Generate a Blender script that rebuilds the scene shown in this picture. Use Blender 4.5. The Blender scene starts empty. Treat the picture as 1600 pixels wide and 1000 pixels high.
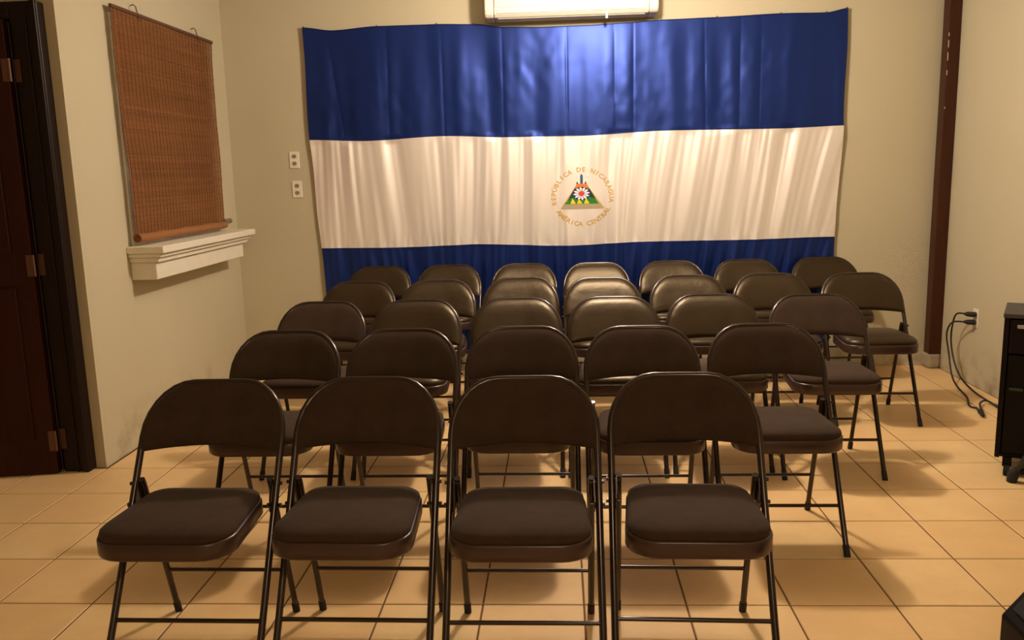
import bpy, math, random
from math import sin, cos, pi, sqrt, exp
from mathutils import Matrix, Vector, noise
random.seed(7)
sc = bpy.context.scene
COL = sc.collection

# ------------------------------------------------------------------ camera, light, exposure
cam_d = bpy.data.cameras.new('camera'); cam = bpy.data.objects.new('camera', cam_d); COL.objects.link(cam)
cam_d.sensor_width = 36.0; cam_d.lens = 1318.09 / 1600 * 36; cam_d.clip_start = 0.02
_r = Vector((0.99824467, 0.05317019, -0.02608674)); _d = Vector((-0.01643955, -0.17439649, -0.98453827)); _f = Vector((-0.05689753, 0.98323893, -0.17321628))
M = Matrix((_r, -_d, -_f)).transposed().to_4x4(); M.translation = Vector((1.58742, -2.55029, 1.39369))
cam.matrix_world = M
sc.camera = cam

w = bpy.data.worlds.new('world'); sc.world = w; w.use_nodes = True
w.node_tree.nodes['Background'].inputs[0].default_value = (1.0, 0.85, 0.68, 1); w.node_tree.nodes['Background'].inputs[1].default_value = 0.05

def lamp(name, loc, power, col, r):
    l = bpy.data.lights.new(name, 'POINT'); l.energy = power; l.color = col; l.shadow_soft_size = r
    o = bpy.data.objects.new(name, l); o.location = loc; COL.objects.link(o); return o
lamp('ceiling_lamp_light', (1.9, 1.74, 2.5), 82, (1.0, 0.83, 0.69), 0.07)      # bulb above the rows of chairs
lamp('rear_lamp_light', (1.95, -3.2, 2.5), 31, (1.0, 0.80, 0.62), 0.09)       # bulb behind the photographer
vs = sc.view_settings
vs.view_transform = 'Standard'; vs.look = 'None'; vs.exposure = 0.84; vs.gamma = 1.0; vs.use_curve_mapping = False

# ------------------------------------------------------------------ helpers
class MB:
    def __init__(s): s.v = []; s.f = []; s.m = []; s.smooth = []
    def add(s, vs_, fs, mi=0, sm=False):
        b = len(s.v); s.v += [tuple(p) for p in vs_]
        for f in fs: s.f.append(tuple(b + i for i in f)); s.m.append(mi); s.smooth.append(sm)
    def box(s, a, b, mi=0, M_=None):
        x0, y0, z0 = a; x1, y1, z1 = b
        P = [(x0,y0,z0),(x1,y0,z0),(x1,y1,z0),(x0,y1,z0),(x0,y0,z1),(x1,y0,z1),(x1,y1,z1),(x0,y1,z1)]
        if M_ is not None: P = [M_ @ Vector(p) for p in P]
        s.add(P, [(0,3,2,1),(4,5,6,7),(0,1,5,4),(1,2,6,5),(2,3,7,6),(3,0,4,7)], mi)
    def tube(s, pts, r, n=8, mi=0, cap=True, radii=None):
        pts = [Vector(p) for p in pts]; N = len(pts); rings = []
        t0 = (pts[1] - pts[0]).normalized()
        up = Vector((0,0,1)) if abs(t0.z) < .9 else Vector((1,0,0))
        u = t0.cross(up).normalized()
        for i, p in enumerate(pts):
            t = (pts[min(i+1, N-1)] - pts[max(i-1, 0)]).normalized()
            u = (u - t * u.dot(t)).normalized(); v_ = t.cross(u)
            rr = radii[i] if radii else r
            rings.append([p + (u * cos(2*pi*k/n) + v_ * sin(2*pi*k/n)) * rr for k in range(n)])
        V = [q for R_ in rings for q in R_]; F = []
        for i in range(N-1):
            for k in range(n): F.append((i*n+k, i*n+(k+1)%n, (i+1)*n+(k+1)%n, (i+1)*n+k))
        s.add(V, F, mi, True)
        if cap: s.add(rings[0], [tuple(range(n-1, -1, -1))], mi); s.add(rings[-1], [tuple(range(n))], mi)
    def prism(s, poly, axis, a, b, mi=0):
        # poly: 2D outline, extruded along axis (0:x,1:y,2:z)
        def pt(p, h):
            return {0: (h, p[0], p[1]), 1: (p[0], h, p[1]), 2: (p[0], p[1], h)}[axis]
        n = len(poly); s.add([pt(p, a) for p in poly] + [pt(p, b) for p in poly],
            [tuple(range(n-1, -1, -1)), tuple(range(n, 2*n))] + [(i, (i+1)%n, n+(i+1)%n, n+i) for i in range(n)], mi)
    def mesh(s, name, mats):
        me = bpy.data.meshes.new(name); me.from_pydata(s.v, [], s.f)
        for m in (mats if isinstance(mats, (list, tuple)) else [mats]): me.materials.append(m)
        me.polygons.foreach_set('material_index', s.m); me.polygons.foreach_set('use_smooth', s.smooth)
        me.update()
        import bmesh
        bm = bmesh.new(); bm.from_mesh(me); bmesh.ops.recalc_face_normals(bm, faces=bm.faces); bm.to_mesh(me); bm.free()
        return me
    def build(s, name, mats, parent=None, bevel=0, seg=2):
        o = bpy.data.objects.new(name, s.mesh(name, mats)); COL.objects.link(o); o.parent = parent
        if bevel:
            b = o.modifiers.new('bevel', 'BEVEL'); b.width = bevel; b.segments = seg; b.limit_method = 'ANGLE'; b.angle_limit = 0.6
        return o
def empty(name, loc=(0,0,0), rz=0):
    o = bpy.data.objects.new(name, None); o.location = loc; o.rotation_euler = (0,0,rz); o.empty_display_size = .1; COL.objects.link(o); return o
def tag(o, label=None, cat=None, group=None, kind=None):
    if label: o['label'] = label
    if cat: o['category'] = cat
    if group: o['group'] = group
    if kind: o['kind'] = kind
    return o
def lerp_list(L, x):
    if x <= L[0][0]: return L[0][1]
    for (a, p), (b, q) in zip(L, L[1:]):
        if x <= b:
            t = (x-a)/(b-a); t = t*t*(3-2*t); return p + (q-p)*t
    return L[-1][1]
def srgb(r, g, b): return tuple(((c/255)/12.92 if c/255 <= .04045 else ((c/255+.055)/1.055)**2.4) for c in (r,g,b)) + (1,)

# ------------------------------------------------------------------ materials
class NT:
    def __init__(s, name):
        s.m = bpy.data.materials.new(name); s.m.use_nodes = True; s.t = s.m.node_tree; s.b = s.t.nodes['Principled BSDF']
    def n(s, typ, **k):
        o = s.t.nodes.new(typ)
        for a, v in k.items():
            if a.startswith('i_'):
                o.inputs[a[2:].replace('_', ' ')].default_value = v
            else: setattr(o, a, v)
        return o
    def l(s, a, b): s.t.links.new(a, b)
    def coord(s, scale=(1,1,1), kind='Object', rot=(0,0,0)):
        c = s.n('ShaderNodeTexCoord'); mp = s.n('ShaderNodeMapping'); mp.inputs['Scale'].default_value = scale; mp.inputs['Rotation'].default_value = rot
        s.l(c.outputs[kind], mp.inputs[0]); return mp.outputs[0]
    def noise(s, vec, scale, detail=3, rough=.5):
        n = s.n('ShaderNodeTexNoise'); n.inputs['Scale'].default_value = scale; n.inputs['Detail'].default_value = detail; n.inputs['Roughness'].default_value = rough
        if vec is not None: s.l(vec, n.inputs['Vector'])
        return n.outputs['Fac']
    def ramp(s, fac, stops):
        r = s.n('ShaderNodeValToRGB'); e = r.color_ramp.elements
        while len(e) < len(stops): e.new(.5)
        for i, (p, c) in enumerate(stops): e[i].position = p; e[i].color = c
        s.l(fac, r.inputs[0]); return r.outputs[0]
    def mix(s, fac, a, b, typ='MIX'):
        m = s.n('ShaderNodeMix', data_type='RGBA', blend_type=typ)
        for sock, v in ((m.inputs[0], fac), (m.inputs[6], a), (m.inputs[7], b)):
            if hasattr(v, 'is_linked') or hasattr(v, 'links'): s.l(v, sock)
            else: sock.default_value = v
        return m.outputs[2]
    def math(s, op, a, b=0.0, clamp=False):
        m = s.n('ShaderNodeMath', operation=op, use_clamp=clamp)
        for sock, v in ((m.inputs[0], a), (m.inputs[1], b)):
            if hasattr(v, 'links'): s.l(v, sock)
            else: sock.default_value = v
        return m.outputs[0]
    def bump(s, h, strength=.3, dist=.002):
        b = s.n('ShaderNodeBump'); b.inputs['Strength'].default_value = strength; b.inputs['Distance'].default_value = dist
        s.l(h, b.inputs['Height']); s.l(b.outputs[0], s.b.inputs['Normal'])
    def set(s, col=None, rough=None, metal=None, spec=None, **k):
        if col is not None:
            if hasattr(col, 'links'): s.l(col, s.b.inputs['Base Color'])
            else: s.b.inputs['Base Color'].default_value = col
        if rough is not None:
            if hasattr(rough, 'links'): s.l(rough, s.b.inputs['Roughness'])
            else: s.b.inputs['Roughness'].default_value = rough
        if metal is not None: s.b.inputs['Metallic'].default_value = metal
        if spec is not None: s.b.inputs['Specular IOR Level'].default_value = spec
        for a, v in k.items(): s.b.inputs[a.replace('_', ' ')].default_value = v
        return s.m

def plain(name, col, rough=.5, metal=0, spec=.5, grain=0, gs=200):
    t = NT(name); c = t.coord()
    if grain:
        f = t.noise(c, gs, 3); t.set(t.mix(f, tuple(x*(1-grain) for x in col[:3]) + (1,), tuple(min(1, x*(1+grain)) for x in col[:3]) + (1,)), rough, metal, spec)
        t.bump(f, .25, .001)
    else: t.set(col, rough, metal, spec)
    return t.m

def wall_mat():
    t = NT('painted_plaster'); c = t.coord()
    big = t.noise(c, 1.3, 4, .6); fine = t.noise(c, 60, 3)
    col = t.mix(big, (.49,.435,.285,1), (.565,.505,.345,1))
    sep = t.n('ShaderNodeSeparateXYZ'); t.l(c, sep.inputs[0])
    low = t.math('SUBTRACT', 1.0, t.math('MULTIPLY', sep.outputs[2], 3.5), True)       # scuffs only near the floor
    st = t.math('MULTIPLY', t.ramp(t.noise(c, 5.5, 5, .65), [(.45, (0,0,0,1)), (.72, (1,1,1,1))]), low)
    col = t.mix(st, col, (.22,.16,.085,1))
    t.set(col, .62, 0, .35)
    t.bump(t.math('ADD', t.math('MULTIPLY', fine, .4), t.noise(c, 9, 4)), .35, .004)
    return t.m
WALL = wall_mat()
CEIL = plain('ceiling_paint', (.72,.68,.58,1), .8)

def tile_mat():
    t = NT('glazed_floor_tile'); c = t.coord(kind='Generated'); oi = t.n('ShaderNodeObjectInfo'); 
    ob = t.coord(kind='Object'); 
    g = t.n('ShaderNodeNewGeometry'); pos = g.outputs['Position']
    n1 = t.noise(pos, 5.0, 4, .6); n2 = t.noise(pos, 35, 3)
    a = t.mix(n1, (.64,.41,.175,1), (.93,.69,.345,1))
    a = t.mix(t.math('MULTIPLY', oi.outputs['Random'], .4), a, (.70,.40,.165,1))
    a = t.mix(t.math('MULTIPLY', n2, .22), a, (.62,.42,.22,1))
    t.set(a, t.math('ADD', .30, t.math('MULTIPLY', n1, .2)), 0, .4)
    t.bump(n2, .12, .001); return t.m
TILE = tile_mat()
GROUT = plain('dirty_grout', (.14,.07,.028,1), .9, grain=.3, gs=30)
WOOD = None
def wood_mat(name, a, b, rough=.35, axis=(14,14,1)):
    t = NT(name); c = t.coord(axis); f = t.noise(c, 4, 5, .6)
    t.set(t.mix(f, a, b), rough, 0, .22); t.bump(f, .2, .001); return t.m
DOOR = wood_mat('dark_red_varnished_wood', (.020,.0030,.0010,1), (.042,.006,.002,1), .45)
JAMB = wood_mat('dark_brown_wood', (.008,.004,.0025,1), (.018,.008,.0045,1), .45)
POLE = wood_mat('brown_post_wood', (.030,.009,.004,1), (.075,.022,.008,1), .4)
BRASS = plain('worn_brass', (.13,.055,.030,1), .5, .3)
FRAME = plain('dark_bronze_enamel', (.036,.022,.015,1), .20, .4, .7)
PAN = plain('dark_maroon_enamel', (.052,.026,.020,1), .30, .2, .6)
RUB = plain('black_rubber', (.012,.010,.009,1), .75)
def fabric_mat():
    t = NT('brown_woven_fabric'); c = t.coord(); f = t.noise(c, 260, 2); b = t.noise(c, 16, 3)
    t.set(t.mix(t.math('MULTIPLY', t.math('ADD', f, b), .5), (.016,.0085,.005,1), (.070,.041,.023,1)), .92, 0, .2, Sheen_Weight=.03)
    t.bump(f, .5, .001); return t.m
FAB = fabric_mat()
def vinyl_mat():
    t = NT('brown_vinyl'); c = t.coord(); f = t.noise(c, 9, 3); g = t.noise(c, 260, 2)
    t.set(t.mix(f, (.017,.0095,.004,1), (.030,.018,.008,1)), .37, 0, .48, Specular_Tint=(1,.82,.55,1)); t.bump(t.math('ADD', t.math('MULTIPLY', f, 2.5), t.math('MULTIPLY', g, .15)), .4, .004); return t.m
VIN = vinyl_mat()
WHITE = plain('cream_plastic', (.80,.74,.60,1), .35)
ACM = plain('off_white_plastic', (.74,.70,.58,1), .42)
SLOT = plain('dark_slot', (.02,.018,.015,1), .6)
BLK = plain('black_laminate', (.005,.003,.003,1), .5, 0, .15)
BLKTOP = plain('lit_black_top', (.040,.037,.030,1), .55, grain=.2, gs=12)  # black lightened to grey: lamplight on the cabinet top put into the colour
BLKRED = plain('brown_black_laminate', (.008,.003,.003,1), .5, 0, .15)
SILVER = plain('brushed_silver', (.45,.43,.40,1), .35, .7)
CABLE = plain('black_cable', (.012,.010,.010,1), .5)
SILL = plain('cream_sill_paint', (.74,.69,.55,1), .45, grain=.05, gs=20)

# ------------------------------------------------------------------ room
XL, XR, YB, YF, H = -0.67, 4.16, 3.30, -4.4, 2.76
XD = -2.6; YD = 1.33; T = .12
def struct(name, boxes, m, bevel=0):
    b = MB()
    for a, c in boxes: b.box(a, c)
    return tag(b.build(name, m, None, bevel), kind='structure')
struct('wall_back', [((XL-T, YB, 0), (XR+T, YB+T, H))], WALL)
struct('wall_left', [((XL-T, YD, 0), (XL, YB, H))], WALL)
struct('wall_right', [((XR, YF, 0), (XR+T, YB, H))], WALL)
struct('wall_front', [((XD-T, YF-T, 0), (XR+T, YF, H))], WALL)
struct('wall_far_left', [((XD-T, YF, 0), (XD, YD+T, H))], WALL)
struct('wall_door_side', [((XD, YD, 0), (-1.86, YD+T, H)), ((-1.86, YD, 2.195), (XL-T, YD+T, H))], WALL)
struct('ceiling', [((XD-T, YF-T, H), (XR+T, YB+T, H+.1))], CEIL)
floor = struct('floor', [((XD-T, YF-T, -.12), (XR+T, YB+T, -.0022))], GROUT)

S = .33; G = .0028
def tile_mesh(wx, wy):
    b = MB(); x, y = wx/2, wy/2; c = .0022
    P = [(-x,-y,-.010),(x,-y,-.010),(x,y,-.010),(-x,y,-.010), (-x,-y,-c),(x,-y,-c),(x,y,-c),(-x,y,-c), (-x+c,-y+c,0),(x-c,-y+c,0),(x-c,y-c,0),(-x+c,y-c,0)]
    F = [(0,1,5,4),(1,2,6,5),(2,3,7,6),(3,0,4,7),(4,5,9,8),(5,6,10,9),(6,7,11,10),(7,4,8,11),(8,9,10,11)]
    b.add(P, F); return b
cache = {}
far = MB(); cnt = 0
for v in range(-14, 11):
    for u in range(-8, 14):
        x0, x1, y0, y1 = u*S, (u+1)*S, v*S, (v+1)*S
        x0 = max(x0, XD); x1 = min(x1, XR); y0 = max(y0, YF); y1 = min(y1, YB)
        if y0 >= YD - .01: x0 = max(x0, XL)
        if x1 - x0 < .03 or y1 - y0 < .03: continue
        wx, wy = x1-x0-2*G, y1-y0-2*G; cx, cy = (x0+x1)/2, (y0+y1)/2
        if v >= -3 and u >= -5 and v < 10:
            k = (round(wx, 4), round(wy, 4))
            if k not in cache: cache[k] = tile_mesh(wx, wy).mesh('tile', TILE)
            o = bpy.data.objects.new('tile', cache[k]); COL.objects.link(o); o.parent = floor
            o.location = (cx, cy, random.uniform(-.0003, .0002)); cnt += 1
        else:
            tb = tile_mesh(wx, wy); far.add([(p[0]+cx, p[1]+cy, p[2]) for p in tb.v], tb.f)
fo = far.build('floor_tiles', TILE, floor); fo['kind'] = 'stuff'

# rough plaster base patch under the post and the corner post itself
b = MB(); b.prism([(4.074,3.182),(4.16,3.178),(4.16,3.30),(4.07,3.30)], 2, 0, .105)
tag(b.build('trim_2', plain('dirty_plaster', (.33,.27,.17,1), .8, grain=.3, gs=14), None, .02), kind='structure')
post = tag(empty('corner_post', (4.12, 3.225, .105)), 'tall dark brown wooden post in the right back corner', 'post')
b = MB(); n = 24
for i in range(n):
    z0, z1 = i*(H-.105)/n, (i+1)*(H-.105)/n
    def wv(z): return .0025*noise.noise(Vector((z*2.1, 3, 0))), .0025*noise.noise(Vector((z*2.4, 9, 0)))
    (a0, a1), (c0, c1) = wv(z0), wv(z1)
    q = .041
    P = []
    for z, (dx, dy) in ((z0, (a0, a1)), (z1, (c0, c1))):
        P += [(-q+dx+.004, -q+dy, z), (q-.008+dx, -q+dy, z), (q+dx, -q+.008+dy, z), (q+dx, q+dy, z), (-q+dx, q+dy, z), (-q+dx, -q+.006+dy, z)]
    b.add(P, [(j, (j+1)%6, 6+(j+1)%6, 6+j) for j in range(6)])
    if i == 0: b.add(P[:6], [(5,4,3,2,1,0)])
    if i == n-1: b.add(P[6:], [(0,1,2,3,4,5)])
b.build('post_shaft', POLE, post)
CHIP = plain('pale_chip', (.55,.45,.33,1), .7)
for z, hh in ((2.17,.02),(2.10,.045),(2.02,.05),(1.93,.03),(1.72,.012)):
    b = MB(); b.prism([(-.0375,-.0435),(-.033,-.0435),(-.034,-.040),(-.0375,-.040)], 2, z-.105, z-.105+hh)
    b.build('paint_chip', CHIP, post)['label'] = 'pale chip in the paint of the post'

# door with frame, on the recessed wall at the far left
door = tag(empty('door_1', (-.86, 1.30, 0)), kind='structure')
L = lambda x, y, z: (x+.86, y-1.30, z)
b = MB(); b.box(L(-.852,1.275,0), L(-.720,YD+.04,2.20)); jr = b.build('door_jamb', JAMB, door, .006)
b = MB(); b.box(L(-.748,1.262,0), L(-.722,1.276,2.2)); b.box(L(-.785,1.268,0), L(-.772,1.276,2.13)); b.build('jamb_moulding', JAMB, jr, .004)
b = MB(); b.box(L(-.90,1.305,0), L(-.850,YD+.03,2.13)); b.build('gap_backing', JAMB, door, .003)  # backing added behind the hinge gap to block light leaking through
b = MB(); b.box(L(-1.86,1.275,0), L(-1.76,YD+.04,2.20)); b.build('door_jamb', JAMB, door, .006)
b = MB(); b.box(L(-1.76,1.275,2.125), L(-.852,YD+.04,2.20)); b.build('door_head', JAMB, door, .006)
leaf_piv = (-.862+.86, 1.262-1.30, 0)
lm = Matrix.Translation(leaf_piv) @ Matrix.Rotation(math.radians(9), 4, 'Z')
b = MB(); b.box((-.885,-.020,.004), (-.004,.020,2.118), 0, lm); leaf = b.build('door_leaf', DOOR, door, .003)
for z0, z1 in ((.18,.92),(1.08,1.98)):
    for x0, x1 in ((-.80,-.47),(-.42,-.09)):
        b = MB(); b.box((x0,-.029,z0), (x1,-.020,z1), 0, lm); b.build('door_panel', DOOR, leaf, .008)
for z in (.17, 1.02, 1.90):
    b = MB(); b.tube([lm @ Vector((.004,-.026,z-.05)), lm @ Vector((.004,-.026,z+.05))], .007)
    b.box((-.030,-.0225,z-.05), (.004,-.020,z+.05), 0, lm)
    b.box(L(-.852,1.272,z-.05), L(-.825,1.2755,z+.05)); b.build('hinge', BRASS, door)['label'] = 'brass butt hinge'
b = MB(); b.box(L(-.8575,1.270,.0), L(-.8560,1.274,2.11)); b.build('gap_strip', plain('grey_gap_strip', (.075,.062,.055,1), .6), door)['label'] = 'thin grey strip in the hinge gap'  # thin grey strip drawn as the line along the hinge gap

# window with moulded sill, behind the blind
win = tag(empty('window_1', (XL, 2.4, 1.05)), kind='structure')
b = MB()
for a, c in (((0,-.60,.0),(.012,.60,.05)), ((0,-.60,1.14),(.012,.60,1.19)), ((0,-.60,.05),(.012,-.55,1.14)), ((0,.55,.05),(.012,.60,1.14))): b.box(a, c)
b.build('window_frame', SILL, win, .003)
b = MB(); b.box((0,-.55,.05), (.004,.55,1.14)); b.build('pane', plain('night_glass', (.02,.022,.03,1), .08, 0, .7), win)
for nm, y0, y1, d, z0, z1 in (('sill_slab',-.66,.70,.200,-.030,.008), ('sill_moulding',-.648,.672,.178,-.052,-.030), ('sill_moulding',-.640,.650,.160,-.078,-.052), ('sill_fascia',-.632,.61,.140,-.170,-.078)):
    b = MB(); b.box((0,y0,z0), (d,y1,z1)); b.build(nm, SILL, win, .005)

# ------------------------------------------------------------------ woven blind
blind = tag(empty('woven_blind', (-.632, 2.39, 2.268)), 'reddish brown woven bamboo roll-up blind hung above the cream window sill', 'blind')
def ylft(z): return -.628 + .012*((2.268-z)/1.2)
def yrgt(z): return .632 - .045*((2.268-z)/1.2)
def blx(z, y): return .006*sin(z*5.0+1) + .006*noise.noise(Vector((z*4, y*3, 0)))
b = MB(); Z0, Z1 = -1.165, -.01; step = .0072; nrow = int((Z1-Z0)/step)
for i in range(nrow):
    zc = Z1 - (i+.5)*step; za = zc + 2.268; y0, y1 = ylft(za) + random.uniform(-.003,.003), yrgt(za) + random.uniform(-.003,.003)
    h = step*random.uniform(.40,.49); K = 5
    for s_ in range(K):
        ya, yb_ = y0+(y1-y0)*s_/K, y0+(y1-y0)*(s_+1)/K; xa, xb = blx(za, ya), blx(za, yb_)
        b.add([(xa,ya,zc-h),(xa+.003,ya,zc),(xa,ya,zc+h),(xa-.002,ya,zc),(xb,yb_,zc-h),(xb+.003,yb_,zc),(xb,yb_,zc+h),(xb-.002,yb_,zc)],
              [(0,1,5,4),(1,2,6,5),(2,3,7,6),(3,0,4,7)])
t = NT('stained_bamboo'); c = t.coord((1,.35,130)); f = t.noise(c, 1.0, 2, .7); c2 = t.coord((1,1.2,7)); f2 = t.noise(c2, 1.6, 4, .6)
c3 = t.coord((1,26,1.5)); f3 = t.noise(c3, 1.2, 2)
col = t.mix(f, (.10,.035,.010,1), (.34,.135,.042,1)); col = t.mix(t.ramp(f2, [(.35,(0,0,0,1)),(.7,(1,1,1,1))]), col, (.27,.105,.035,1)); col = t.mix(t.math('MULTIPLY', f3, .4), col, (.40,.19,.065,1), 'MIX')
t.set(col, .6, 0, .35); BAM = t.m
o = b.build('slats', BAM, blind); o['kind'] = 'stuff'
b = MB(); nt = 30
for i in range(nt):
    fr = (i+.5)/nt; pts = []
    for j in range(9):
        z = Z1 + (Z0-Z1)*j/8; za = z+2.268; y = ylft(za) + (yrgt(za)-ylft(za))*fr; pts.append((blx(za, y)+.0036, y, z))
    b.tube(pts, .0011, 4)
o = b.build('weaving_threads', plain('brown_thread', (.10,.035,.014,1), .8), blind); o['kind'] = 'stuff'
b = MB(); b.box((-.008,-.632,-.012), (.009,.632,.006)); b.build('head_rail', plain('dark_bamboo', (.10,.04,.015,1), .6), blind, .003)
roll = MB(); pts = [( .012+.002*sin(i), -.618+i*(1.185)/12, -1.170+.002*cos(i*2)) for i in range(13)]
roll.tube(pts, .024, 14)
roll.build('bottom_roll', BAM, blind)
b = MB(); sp = [(.012+ (.004+.0009*k)*cos(k*.75), -.6195, -1.170+(.004+.0009*k)*sin(k*.75)) for k in range(20)]
b.tube(sp, .0016, 5); b.build('roll_spiral', plain('dark_edge', (.06,.022,.010,1), .8), blind)
b = MB(); b.tube([(.012,.555,-1.152),(.012,.66,-1.150)], .017, 12); b.build('roll_rod', plain('grey_brown_rod', (.17,.13,.10,1), .6), blind)
for y in (-.362, .392):
    b = MB(); b.tube([(-.03,y+.004,.045),(-.012,y+.004,.050),(0,y+.003,.038),(.004,y+.002,.012)], .0028, 6)
    hk = b.build('hook', plain('dark_hook', (.09,.055,.03,1), .5, .3), blind)
    b = MB(); b.tube([(.006,y,.016),(.011,y+.008,-.006),(.012,y+.002,-.028),(.012,y+.020,-.034),(.013,y+.026,-.022),(.012,y+.012,-.012)], .0022, 5)
    b.build('knotted_cord', plain('dark_cord', (.12,.07,.04,1), .8), hk)

# ------------------------------------------------------------------ flag
ZT = [(-.105,2.377),(.10,2.352),(.40,2.368),(.79,2.368),(1.047,2.360),(1.26,2.334),(1.51,2.326),(1.81,2.327),(2.06,2.334),(2.27,2.344),(2.64,2.348),(3.05,2.356),(3.34,2.352),(3.478,2.374)]
Z1L = [(-.108,1.645),(.3,1.628),(.8,1.646),(1.3,1.626),(1.75,1.622),(2.3,1.640),(3.1,1.632),(3.48,1.640)]
Z2L = [(-.08,.897),(.5,.892),(1.0,.902),(1.65,.880),(2.2,.896),(2.8,.893),(3.46,.902)]
EX, EZ = 1.753, 1.222
def xedge(z): return (-.105 + (.045*((1.645-z)/1.0) if z < 1.645 else 0), 3.478 - (.03*((1.64-z)/.75) if z < 1.64 else 0))
CREASE = [(.10,.25,.022),(.46,-.02,.018),(.83,.0,.011),(1.235,.0,.012),(1.66,-.01,.011),(1.98,.03,.020),(2.10,.0,.012),(2.57,.05,.010),(2.80,.0,.018),(2.93,-.02,.014)]
def fold(x, z):
    lean = (.22 * (x-1.4) / 2 if x > 1.4 else .03*(x-1.4)) * (1.64 - z)
    n1 = noise.noise(Vector((x*1.4, z*.5, 4.0))); n2 = noise.noise(Vector((x*9, z*1.3, 1.0))); n3 = noise.noise(Vector((x*26, z*1.6, 7.0)))
    xs = x + .10*n1 + lean
    d = .030 + .007*n1
    tw = min(1, max(0, (1.66 - z)/.06)); tb = 1 - tw
    top = min(1, max(0, (2.33 - z)/.25))
    # white and lower stripe: gathered cloth
    damp = 1 - .8*exp(-(((x-EX)**2 + (z-EZ)**2)/.045)**2)
    am = .55 + .45*noise.noise(Vector((x*2.1, 2, 0)))
    n4 = noise.noise(Vector((xs*6.5, z*.7, 11.0))); n2 = noise.noise(Vector((xs*11, z*.9, 1.0))); n3 = noise.noise(Vector((xs*27, z*1.2, 7.0)))
    g = .0060*am*sin(2*pi*xs/.205 + 2.5*n1) + .0140*n4 + .0120*n2 + .0048*n3
    lo = min(1, max(0, (.93 - z)/.20)); g += lo*(.0075*sin(2*pi*xs/.12 + 2*n2) + .0070*n3)
    near = exp(-((z-.90)/.07)**2) if z > .89 else 0
    g += near*.0038*noise.noise(Vector((x*38, z*6, 3)))
    # upper blue stripe: broad panels with a few sharp creases
    h = .0035*sin(2*pi*(x + .16*n1)/.40 + .8) + .012*noise.noise(Vector((x*4.2, z*.8, 21))) + .0085*noise.noise(Vector((x*10, z*1.1, 31))) + .0016*noise.noise(Vector((x*17, z*11, 5)))*(1+noise.noise(Vector((x*2, z*2, 50)))*2)
    for cx, sl, wd in CREASE:
        dx = x - (cx + sl*(2.0 - z)*.5); h -= .0050*exp(-abs(dx)/wd) * (1 if dx < 0 else .6)
    return max(.006, d + tw*g*damp + tb*h*(.25+.75*top))
def flag_pt(x, z, off=0): return (x, YB - fold(x, z) - off, z)
def cloth(zlo, zhi, nx, nz):
    b = MB(); V = []
    for j in range(nz+1):
        for i in range(nx+1):
            fx = i/nx; xr = -.105 + 3.583*fx
            za, zb = zlo(xr), zhi(xr); z = za + (zb-za)*j/nz; a, c_ = xedge(z)
            wav = .004*sin(z*9+1) if i in (0, nx) else 0
            V.append(flag_pt(a + (c_-a)*fx + wav, z))
    F = [(j*(nx+1)+i, j*(nx+1)+i+1, (j+1)*(nx+1)+i+1, (j+1)*(nx+1)+i) for j in range(nz) for i in range(nx)]
    b.add(V, F, 0, True); return b
def satin(name, a, rough, sheen=.1, met=0):
    t = NT(name); c = t.coord((1,1,1)); f = t.noise(c, 900, 1); cc = t.coord((6,6,1)); g = t.noise(cc, 2, 3)
    t.set(t.mix(g, a, tuple(min(1, x*1.12) for x in a[:3]) + (1,)), rough, met, .5, Sheen_Weight=sheen)
    t.bump(f, .10, .0006); return t.m
BLUE = satin('blue_satin', (.007,.026,.165,1), .38, .03, .60); WSAT = satin('white_satin', (.86,.80,.74,1), .36, .05, .50)
flag = tag(empty('flag', (0,0,0)), 'large blue and white striped satin flag with central emblem hung on back wall', 'flag')
cloth(lambda x: lerp_list(Z1L, x), lambda x: lerp_list(ZT, x), 520, 70).build('blue_stripe', BLUE, flag)
cloth(lambda x: lerp_list(Z2L, x), lambda x: lerp_list(Z1L, x), 640, 80).build('white_stripe', WSAT, flag)
cloth(lambda x: .155, lambda x: lerp_list(Z2L, x), 520, 60).build('blue_stripe', BLUE, flag)
# hems between stripes
for LL, m in ((ZT, BLUE), (Z1L, BLUE), (Z2L, BLUE)):
    b = MB(); pts = []
    for i in range(361):
        xr = -.105+3.583*i/360; z = lerp_list(LL, xr); a, c_ = xedge(z); x = a+(c_-a)*i/360; pts.append(flag_pt(x, z, .001))
    b.tube(pts, .0030, 5, 0); b.build('hem', m, flag)
for x in (-.095, .40, .80, 1.05, 2.27, 2.64, 3.05, 3.34, 3.468):
    z = lerp_list(ZT, x) + .003; b = MB(); b.tube([(x, YB-.001, z), (x, YB-.034, z)], .0035, 8); b.tube([(x, YB-.034, z), (x, YB-.038, z)], .006, 8)
    b.build('nail', plain('nail_head', (.10,.09,.08,1), .4, .6), flag)
# emblem
emb = None
def patch(name, poly, col, layer, parent=None, mi_name=None):
    b = MB(); n = len(poly); cx = sum(p[0] for p in poly)/n; cz = sum(p[1] for p in poly)/n
    dens = []
    for i in range(n):
        p, q = poly[i], poly[(i+1)%n]; k = max(1, int(math.hypot(q[0]-p[0], q[1]-p[1])/.010))
        dens += [(p[0]+(q[0]-p[0])*j/k, p[1]+(q[1]-p[1])*j/k) for j in range(k)]
    R_ = 5; m = len(dens); V = [flag_pt(EX+cx, EZ+cz, .0012*layer)]
    for r in range(1, R_+1):
        for p in dens: V.append(flag_pt(EX+cx+(p[0]-cx)*r/R_, EZ+cz+(p[1]-cz)*r/R_, .0012*layer))
    F = [(0, 1+i, 1+(i+1)%m) for i in range(m)]
    for r in range(R_-1):
        for i in range(m): F.append((1+r*m+i, 1+(r+1)*m+i, 1+(r+1)*m+(i+1)%m, 1+r*m+(i+1)%m))
    b.add(V, F, 0, True); return b.build(name, col, parent)
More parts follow.
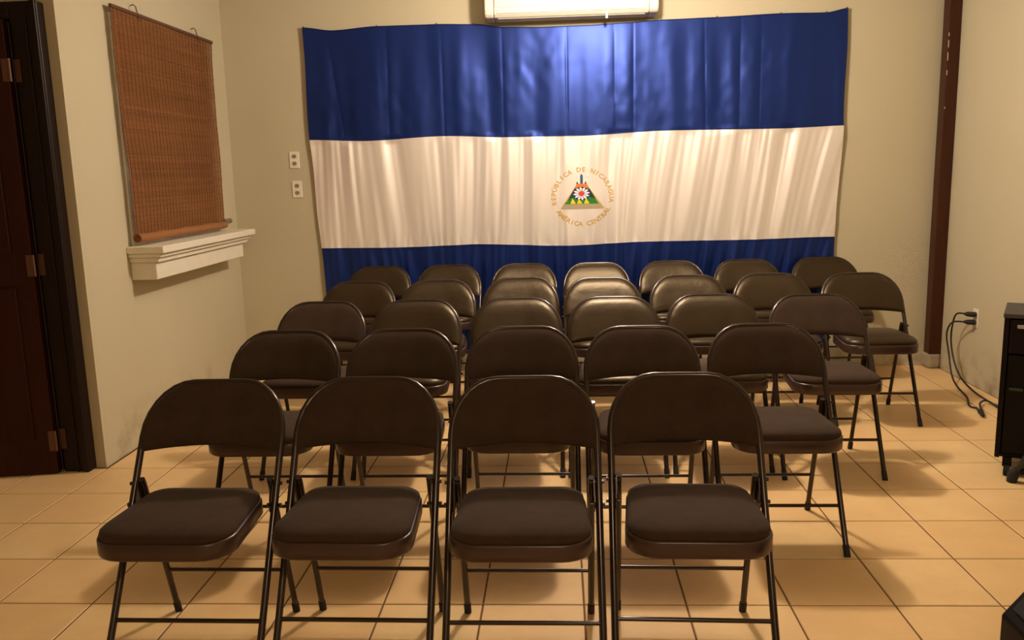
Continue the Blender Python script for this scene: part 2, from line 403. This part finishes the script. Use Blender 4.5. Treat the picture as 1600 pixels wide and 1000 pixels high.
def thr(name, c): return plain(name, c, .55, 0, .3)
GOLD = thr('gold_thread', srgb(196,160,84)); OR = thr('orange_thread', srgb(222,120,50)); GRN = thr('green_thread', srgb(40,120,45)); YEL = thr('yellow_thread', srgb(225,200,40))
NAVY = thr('navy_thread', srgb(40,55,95)); RED = thr('red_thread', srgb(215,60,62)); WT = thr('white_thread', srgb(240,236,235)); GRY = thr('grey_thread', srgb(165,150,118)); BRN = thr('olive_thread', srgb(150,122,64)); TEAL = thr('teal_thread', srgb(50,85,120)); BK = thr('dark_green_thread', srgb(28,52,48))
tri = patch('emblem', [(-.150,-.088),(.150,-.088),(.024,.078),(-.036,.078)], GOLD, 1.2, flag); tri['label'] = 'embroidered triangular coat of arms with flower and volcanoes'
tri.name = 'emblem'
patch('emblem_field', [(-.118,-.062),(.112,-.062),(.040,.060),(-.046,.060)], BK, 2.0, tri)
patch('base_band', [(-.146,-.090),(.140,-.090),(.118,-.058),(-.120,-.058)], GRY, 2.4, tri)
patch('orange_band', [(-.052,.052),(.044,.052),(.030,.078),(-.038,.078)], OR, 2.8, tri)
patch('olive_band', [(-.056,.044),(.048,.044),(.044,.053),(-.051,.053)], BRN, 3.0, tri)
patch('green_ground', [(-.126,-.058),(.112,-.058),(.086,-.022),(.030,-.008),(-.020,-.020),(-.075,-.014)], GRN, 2.6, tri)
for x, hgt in ((-.062,.036),(-.018,.034),(.030,.036)):
    patch('yellow_peak', [(x-.020,-.056),(x+.018,-.056),(x+.006,-.036),(x-.006,-.056+hgt)], YEL, 3.2, tri)
patch('spire', [(-.014,.078),(.004,.078),(.004,.128),(-.001,.142),(-.010,.142),(-.014,.128)], TEAL, 2.2, tri)
patch('spire_edge', [(-.024,.078),(-.016,.078),(-.014,.118)], WT, 2.0, tri); patch('spire_edge', [(.006,.078),(.016,.078),(.006,.118)], WT, 2.0, tri)
for x in (-.034, .022): patch('side_point', [(x-.008,.078),(x+.008,.078),(x,.096)], NAVY, 2.3, tri)
FC = (-.006, .012)
patch('flower_disc', [(FC[0]+.062*cos(a*pi/12), FC[1]+.046*sin(a*pi/12)) for a in range(24)], NAVY, 3.0, tri)
for k in range(12):
    a = 2*pi*k/12 + .13
    def pp(r, da): return (FC[0]+r*1.25*cos(a+da), FC[1]+r*sin(a+da))
    patch('petal', [pp(.016,-.18), pp(.034,-.20), pp(.046,0), pp(.034,.20), pp(.016,.18)], WT, 3.8, tri)
patch('flower_centre', [(FC[0]+.016*cos(a*pi/8), FC[1]+.019*sin(a*pi/8)) for a in range(16)], RED, 4.6, tri)
# ring lettering
glyph = {}
def get_glyph(ch):
    if ch not in glyph:
        cu = bpy.data.curves.new('g', 'FONT'); cu.body = ch; cu.size = 1; cu.align_x = 'CENTER'; cu.resolution_u = 2; cu.offset = .018
        o = bpy.data.objects.new('g', cu); COL.objects.link(o); dg = bpy.context.evaluated_depsgraph_get(); dg.update()
        me = bpy.data.meshes.new_from_object(o.evaluated_get(dg)); glyph[ch] = ([v.co.copy() for v in me.vertices], [tuple(p.vertices) for p in me.polygons])
        bpy.data.meshes.remove(me); bpy.data.objects.remove(o); bpy.data.curves.remove(cu)
    return glyph[ch]
def ring_text(txt, a0, a1, rad, size, inside, parent):
    n = len(txt)
    for i, ch in enumerate(txt):
        if ch == ' ': continue
        a = a0 + (a1-a0)*i/(n-1); V, F = get_glyph(ch); out = []; b = MB()
        for p in V:
            lx, lz = p.x*size, (p.y-.35)*size
            if inside: rr = rad - lz; ang = a + lx/rad
            else: rr = rad + lz; ang = a - lx/rad
            out.append(flag_pt(EX + 1.03*rr*cos(ang), EZ - .012 + .98*rr*sin(ang), .0025))
        b.add(out, F, 0); b.build('letter', GOLD, parent)
for txt, a0, a1, rad, ins, lab in (('REPÚBLICA DE NICARAGUA', 192, -8, .190, False, 'gold lettering in an arc above the emblem'), ('AMÉRICA CENTRAL', 214, 334, .185, True, 'gold lettering in an arc below the emblem')):
    le = empty('lettering'); le.parent = flag; le['label'] = lab
    ring_text(txt, math.radians(a0), math.radians(a1), rad, .044, ins, le)

# ------------------------------------------------------------------ air conditioner
ac = tag(empty('air_conditioner', (1.69, YB, 2.363)), 'white wall-mounted air conditioner above the flag', 'air conditioner')
prof = [(0,.012),(0,.30),(-.16,.30),(-.205,.275),(-.222,.22),(-.224,.05),(-.215,.022),(-.195,.004),(-.06,.0),(-.02,.004)]
def acx(x0, x1, pr): b = MB(); b.prism(pr, 0, x0, x1); return b
acx(-.492, .492, prof).build('body', ACM, ac, .004)
for x0, x1 in ((-.553,-.494),(.494,.553)): acx(x0, x1, prof).build('end_cap', ACM, ac, .012)
b = MB(); b.box((-.488,-.2285,.062), (.488,-.222,.285)); b.build('front_panel', ACM, ac, .004)
b = MB(); b.box((-.47,-.226,.026), (.47,-.214,.056)); b.box((-.47,-.19,-.003),(.47,-.12,.001)); b.build('air_louvre', ACM, ac, .003)
b = MB(); b.box((.216,-.232,-.028), (.232,-.205,.010)); b.build('sensor_tab', ACM, ac, .003)

# ------------------------------------------------------------------ outlets
def outlet(loc, label, facing=0, group=None):
    e = tag(empty('wall_outlet', loc, facing), label, 'outlet', group)
    b = MB(); b.box((-.035,-.006,-.057), (.035,0,.057)); b.build('cover_plate', WHITE, e, .003)
    for z in (-.024, .024):
        b = MB(); b.prism([(-.016+ .016*(1+cos(a))*1.0 if False else .0165*cos(a), .014*sin(a)+z) for a in [2*pi*k/16 for k in range(16)]], 1, -.008, -.005)
        s_ = b.build('socket', plain('socket_face', (.30,.25,.16,1), .4), e)
        b = MB()
        for x in (-.007, .005): b.box((x,-.0088,z-.003), (x+.002,-.0078,z+.006))
        b.tube([(0,-.0088,z-.008), (0,-.0078,z-.008)], .0025, 6); b.build('slot', SLOT, s_)
    return e
outlet((-.228, YB, 1.512), 'cream outlet plate left of the flag, upper of the two')
outlet((-.222, YB, 1.311), 'cream outlet plate left of the flag, lower of the two')
outlet((XR, 2.74, .425), 'outlet low on the right wall with two black plugs', -pi/2 + pi)
for o in [o for o in bpy.data.objects if o.name.startswith('wall_outlet') and abs(o.location.x-XR) < .01]: o.rotation_euler.z = -pi/2

def spline(P, k=7):
    P = [Vector(p) for p in P]; out = []
    for i in range(len(P)-1):
        p0 = P[max(0, i-1)]; p1 = P[i]; p2 = P[i+1]; p3 = P[min(len(P)-1, i+2)]
        for j in range(k):
            t_ = j/k; out.append(.5*((2*p1) + (p2-p0)*t_ + (2*p0-5*p1+4*p2-p3)*t_*t_ + (3*p1-p0-3*p2+p3)*t_**3))
    out.append(P[-1]); return out
def cord(name, P, label, plug_a, plug_b=None, r=.0055):
    e = tag(empty(name, P[0]), label, 'cable'); off = Vector(P[0])
    b = MB(); b.tube([p - off for p in spline(P)], r, 8); b.build('cable', CABLE, e)
    for q in (plug_a, plug_b):
        if q is None: continue
        b = MB(); (a, c_, rr) = q; a = Vector(a)-off; c_ = Vector(c_)-off
        b.tube([a, a.lerp(c_, .15), a.lerp(c_, .7), c_], rr, 8, radii=[rr*.9, rr, rr*.9, rr*.45]); b.build('plug', RUB, e)
cord('power_cord', [(4.10,2.735,.452),(4.07,2.80,.445),(4.08,2.87,.37),(4.09,2.90,.25),(4.09,2.84,.13),(4.09,2.74,.05),(4.08,2.55,.012),(4.06,2.30,.010),(4.07,2.13,.010),(4.02,1.90,.010),(3.95,1.62,.012)],
     'black power cord plugged into the upper socket, running behind the cabinet', ((4.148,2.725,.450),(4.09,2.75,.452),.017))
cord('power_cord', [(4.10,2.735,.402),(4.06,2.83,.385),(4.06,2.90,.30),(4.075,2.89,.18),(4.06,2.80,.06),(4.04,2.68,.012),(3.99,2.44,.008),(3.915,2.245,.008),(3.93,2.19,.008),(3.90,2.10,.008)],
     'black power cord from the lower socket ending loose on the floor', ((4.148,2.725,.401),(4.09,2.75,.402),.017), ((3.915,2.12,.014),(3.885,2.02,.013),.013))
cord('power_cord', [(3.925,2.12,.014),(3.975,2.25,.018),(4.03,2.30,.022),(4.045,2.24,.018),(4.03,2.10,.010),(3.99,1.98,.008),(3.93,1.78,.010),(3.90,1.63,.012)],
     'short black cord looping from the loose floor plug back to the cabinet', None, None)

# ------------------------------------------------------------------ black cabinet on casters, right edge
cab = tag(empty('equipment_cabinet', (3.802, 1.190, 0), math.radians(-29)), 'black equipment cabinet on casters beside the right wall', 'cabinet')
x0, x1, y0, y1 = -.240, .240, -.170, .170
for a, c_, m, nm in (((x0,y0,.085),(x0+.02,y1,.715),BLKRED,'side_panel'), ((x1-.02,y0,.085),(x1,y1,.715),BLKRED,'side_panel'), ((x0-.004,y0-.004,.715),(x1+.004,y1,.733),BLKTOP,'top_panel'),
                     ((x0+.02,y0+.02,.085),(x1-.02,y1,.105),BLK,'bottom_panel'), ((x0+.02,y1-.012,.105),(x1-.02,y1,.715),BLK,'back_panel')):
    b = MB(); b.box(a, c_); b.build(nm, m, cab, .002)
b = MB(); b.box((x0+.024,y0-.002,.56), (x1-.024,y0+.03,.708)); dr = b.build('drawer', BLKRED, cab, .003)
b = MB(); b.box((x0+.05,y0-.010,.672), (x0+.25,y0-.001,.688)); b.build('drawer_handle', SILVER, dr, .003)
b = MB(); b.box((x0+.024,y0+.004,.110), (x1-.024,y0+.022,.552)); dd = b.build('cabinet_door', BLK, cab, .003)
b = MB(); b.box((x0+.036,y0-.004,.395), (x0+.09,y0+.005,.407)); b.build('door_catch', plain('dull_green_metal', (.03,.05,.03,1), .4, .5), dd, .002)
for x in (x0+.05, x1-.05):
    for y in (y0+.03, y1-.04):
        b = MB(); b.tube([(x-.012,y,.030),(x+.012,y,.030)], .030, 14); cs_ = b.build('caster', RUB, cab, 0)
        b = MB(); b.box((x-.018,y-.02,.045), (x+.018,y+.02,.086)); b.build('caster_fork', BLK, cs_)
# slanting strut with rubber foot standing in front of it
st = tag(empty('stand_leg', (3.548, 1.070, 0), math.radians(-29)), 'dark slanting stand leg with rubber foot in front of the black cabinet', 'stand')
b = MB(); b.tube([(.012,.0,.045),(.10,-.006,.24),(.20,-.012,.44)], .013, 8); b.build('strut', plain('dark_green_enamel', (.016,.022,.014,1), .45), st)
b = MB(); b.tube([(-.002,0,.0),(.002,0,.035),(.016,0,.060)], .022, 12, radii=[.020,.024,.017]); b.build('rubber_foot', RUB, st)
b = MB(); b.box((.03,-.012,.040), (.41,.012,.066)); b.build('base_rail', BLK, st, .004)
b = MB(); b.tube([(.39,.0,.0),(.39,0,.035)], .02, 12); b.build('rubber_foot', RUB, st)
b = MB(); b.tube([(.39,.0,.045),(.30,-.006,.24),(.21,-.012,.44)], .013, 8); b.build('strut', plain('dark_green_enamel', (.016,.022,.014,1), .45), st)

# ------------------------------------------------------------------ floor monitor speaker at the bottom right corner
mon = tag(empty('floor_monitor', (2.632, -.62, 0)), 'black wedge floor speaker cut off by the bottom right corner', 'speaker')
b = MB(); b.prism([(0,0),(.46,0),(.46,.46),(.19,.56),(.0,.318)], 1, -.42, 0); b.build('cabinet', BLK, mon, .006)
b = MB(); Ms = Matrix.Translation((.003,-.21,.325)) @ Matrix.Rotation(-math.atan2(.242,.19), 4, 'Y')
b.box((.02,-.185,0), (.285,.185,.006), 0, Ms); b.build('speaker_grille', plain('black_cloth_grille', (.012,.011,.014,1), .85, grain=.4, gs=300), mon, .003)
b = MB(); b.box((-.004,-.27,.20), (.004,-.15,.25)); b.build('handle_recess', RUB, mon, .002)

# ------------------------------------------------------------------ folding chairs
K, HW, ZTOP, RX, RZ = .5766, .218, .764, .135, .145
def bow(x, z): return .020*max(0, min(1, (z-.5)/.1))*(1-(x/HW)**2)
def hoop_z(x):
    ax = abs(x); cx = HW-RX
    return ZTOP if ax <= cx else ZTOP - RZ*(1-sqrt(max(0, 1-((ax-cx)/RX)**2)))
def rrect(hwf, hwr, yf, yb, rf, rr, n=6):
    P = []
    for (cx, cy, r, a0) in ((hwf-rf, yf+rf, rf, -pi/2), (hwr-rr, yb-rr, rr, 0), (-(hwr-rr), yb-rr, rr, pi/2), (-(hwf-rf), yf+rf, rf, pi)):
        for i in range(n+1):
            a = a0 + (pi/2)*i/n; P.append((cx+r*cos(a), cy+r*sin(a)))
    return P
def rings(out, levels, closed_top=True, c=(0, .135)):
    b = MB(); n = len(out); V = []
    for s_, z, dz in levels:
        for p in out: V.append((c[0]+(p[0]-c[0])*s_, c[1]+(p[1]-c[1])*s_, z))
    F = []
    for r in range(len(levels)-1):
        for i in range(n): F.append((r*n+i, r*n+(i+1)%n, (r+1)*n+(i+1)%n, (r+1)*n+i))
    b.add(V, F, 0, True)
    b.add(V[:n], [tuple(range(n-1, -1, -1))]); b.add(V[-n:], [tuple(range(n))], 0, True)
    return b
def make_chair(padding, puff, cat_mat, zbot):
    t = empty('folding_chair')
    pts = [(-HW, 0, .004)] + [(-HW, K*z, z) for z in (.15,.3,.45,.55,ZTOP-RZ)]
    for i in range(1, 8):
        a = pi/2*i/7; x = -(HW-RX) - RX*cos(a); z = ZTOP-RZ+RZ*sin(a); pts.append((x, K*z+bow(x, z), z))
    for x in (-.05, 0, .05): pts.append((x, K*ZTOP+bow(x, ZTOP), ZTOP))
    pts = pts + [(-p[0], p[1], p[2]) for p in reversed(pts[:-3])]
    b = MB(); b.tube(pts, .0108, 8); hp = b.build('tube_frame', FRAME, t)
    for s_ in (-1, 1):
        b = MB(); b.tube([(s_*HW,-.004,0),(s_*HW,K*.035,.035)], .0122, 10); b.build('rubber_foot', RUB, hp)
    # backrest panel
    nx, nz = 20, 8; b = MB()
    def prow(side):
        V = []
        for j in range(nz+1):
            for i in range(nx+1):
                s_ = -1 + 2*i/nx; x = (HW+.0045)*sin(s_*pi/2)
                zt = hoop_z(min(abs(x), HW)) + .002; zb = zbot - .013*(x/HW)**2
                fz = (1-cos(pi*j/nz))/2; z = zb + (zt-zb)*fz
                ex = 1-abs(x/(HW+.0045))**8; ez = 1-abs(2*fz-1)**6
                th = .0070 + (puff+.005)*max(0, min(ex, 1))**.6*max(0, ez)**.6
                V.append((x, K*z + bow(x, z) + (-th if side else .0075), z))
        return V
    A, B_ = prow(1), prow(0); N = nx+1
    q = lambda i, j: j*N+i
    b.add(A+B_, [(q(i,j), q(i+1,j), q(i+1,j+1), q(i,j+1)) for j in range(nz) for i in range(nx)] + [tuple(N*(nz+1)+k for k in (q(i,j), q(i,j+1), q(i+1,j+1), q(i+1,j))) for j in range(nz) for i in range(nx)], 0, True)
    M0 = N*(nz+1); side = []
    edge = [q(i,0) for i in range(N)] + [q(nx,j) for j in range(1,nz+1)] + [q(i,nz) for i in range(nx-1,-1,-1)] + [q(0,j) for j in range(nz-1,0,-1)]
    for k in range(len(edge)): a_, c_ = edge[k], edge[(k+1)%len(edge)]; side.append((a_, M0+a_, M0+c_, c_))
    b.f += [tuple(f) for f in side]; b.m += [0]*len(side); b.smooth += [True]*len(side)
    b.build('backrest', cat_mat, t)
    # seat
    out = rrect(.192, .178, -.052, .312, .085, .060)
    rings(out, [(.93,.404,0),(.985,.404,0),(1,.409,0),(1,.447,0),(.985,.451,0),(.93,.451,0)]).build('seat_pan', PAN, t)
    rings(out, [(.95,.448,0),(.968,.450,0),(.978,.457,0),(.965,.467,0),(.90,.4755+puff*.2,0),(.75,.482+puff*.3,0),(.5,.485+puff*.35,0),(.2,.486+puff*.35,0)]).build('seat_cushion', padding, t)
    # rear legs
    for s_ in (-1, 1):
        xr = s_*(HW-.0205)
        b = MB(); b.tube([(xr, .284, .508), (xr, .292,.490), (xr, .428, .004)], .0100, 8); lg = b.build('rear_leg', FRAME, t)
        b = MB(); b.tube([(xr,.429,0),(xr,.419,.035)], .0117, 10); b.build('rubber_foot', RUB, lg)
        b = MB(); x_ = s_*.2045
        b.prism([(.246,.418),(.300,.418),(.306,.47),(.292,.505),(.272,.505),(.252,.46)], 0, x_-.0018, x_+.0018)
        b.tube([(s_*.192,.262,.435),(s_*.236,.262,.435)], .006, 8); b.tube([(s_*.192,.285,.494),(s_*.234,.285,.494)], .006, 8)
        b.build('hinge_bracket', FRAME, t)
    b = MB(); b.tube([(-HW, K*.157, .157), (HW, K*.157, .157)], .0068, 8); b.build('front_rail', FRAME, t)
    xr = HW-.0205; b = MB(); b.tube([(-xr, .382, .168), (xr, .382, .168)], .0065, 8); b.build('rear_rail', FRAME, t)
    return t
def copy_tree(o, parent=None):
    c = o.copy(); COL.objects.link(c); c.parent = parent
    for ch in o.children: copy_tree(ch, c)
    return c
fabric_chair = make_chair(FAB, .006, FAB, .592)
vinyl_chair = make_chair(VIN, .019, VIN, .575)
used = set()
rows = [
 ('front row', 'folding chairs in the front row', [(0.513,-0.474,-.008,0),(0.991,-0.466,-.012,0),(1.474,-0.479,.001,0),(1.942,-0.46,-.027,0)],
   ['brown fabric folding chair, leftmost in the front row', 'brown fabric folding chair, second from the left in the front row', 'brown fabric folding chair, third from the left in the front row', 'brown fabric folding chair, rightmost in the front row']),
 ('second row', 'folding chairs in the second row', [(0.475,.358,.0,0),(0.952,.355,-.002,0),(1.427,.372,-.012,0),(1.905,.340,0,0),(2.385,.347,-.006,0)], None),
 ('third row', 'folding chairs in the third row', [(0.396,1.146,-.015,0),(0.875,1.153,-.005,1),(1.371,1.162,-.005,1),(1.845,1.151,-.012,1),(2.326,1.175,-.008,1),(2.800,1.108,-.025,0)], None),
 ('fourth row', 'folding chairs in the fourth row', [(0.391,1.922,-.044,1),(0.876,1.925,.003,1),(1.351,1.975,-.022,1),(1.835,1.915,.001,1),(2.328,1.949,-.008,1),(2.801,1.945,-.013,1),(3.277,1.895,-.031,1)], None),
 ('back row', 'folding chairs in the back row', [(0.342,2.76,-.03,1),(0.822,2.77,-.03,1),(1.345,2.755,-.008,1),(1.838,2.73,.001,1),(2.345,2.736,.008,1),(2.835,2.733,-.004,1),(3.372,2.775,.04,1)], None),
]
ords = ['leftmost', 'second from the left', 'third from the left', 'fourth from the left', 'fifth from the left', 'sixth from the left', 'rightmost']
for rname, grp, L_, labels in rows:
    for i, (x, y, rz, kind) in enumerate(L_):
        src = vinyl_chair if kind else fabric_chair
        if kind in used: o = copy_tree(src)
        else: o = src; used.add(kind)
        o.location = (x, y, 0); o.rotation_euler = (0, 0, rz)
        pos = 'rightmost' if i == len(L_)-1 else ords[i]
        lab = labels[i] if labels else '%s folding chair, %s in the %s' % ('glossy brown vinyl' if kind else 'brown fabric', pos, rname)
        o['label'] = lab; o['category'] = 'chair'; o['group'] = grp
print('tiles', cnt)
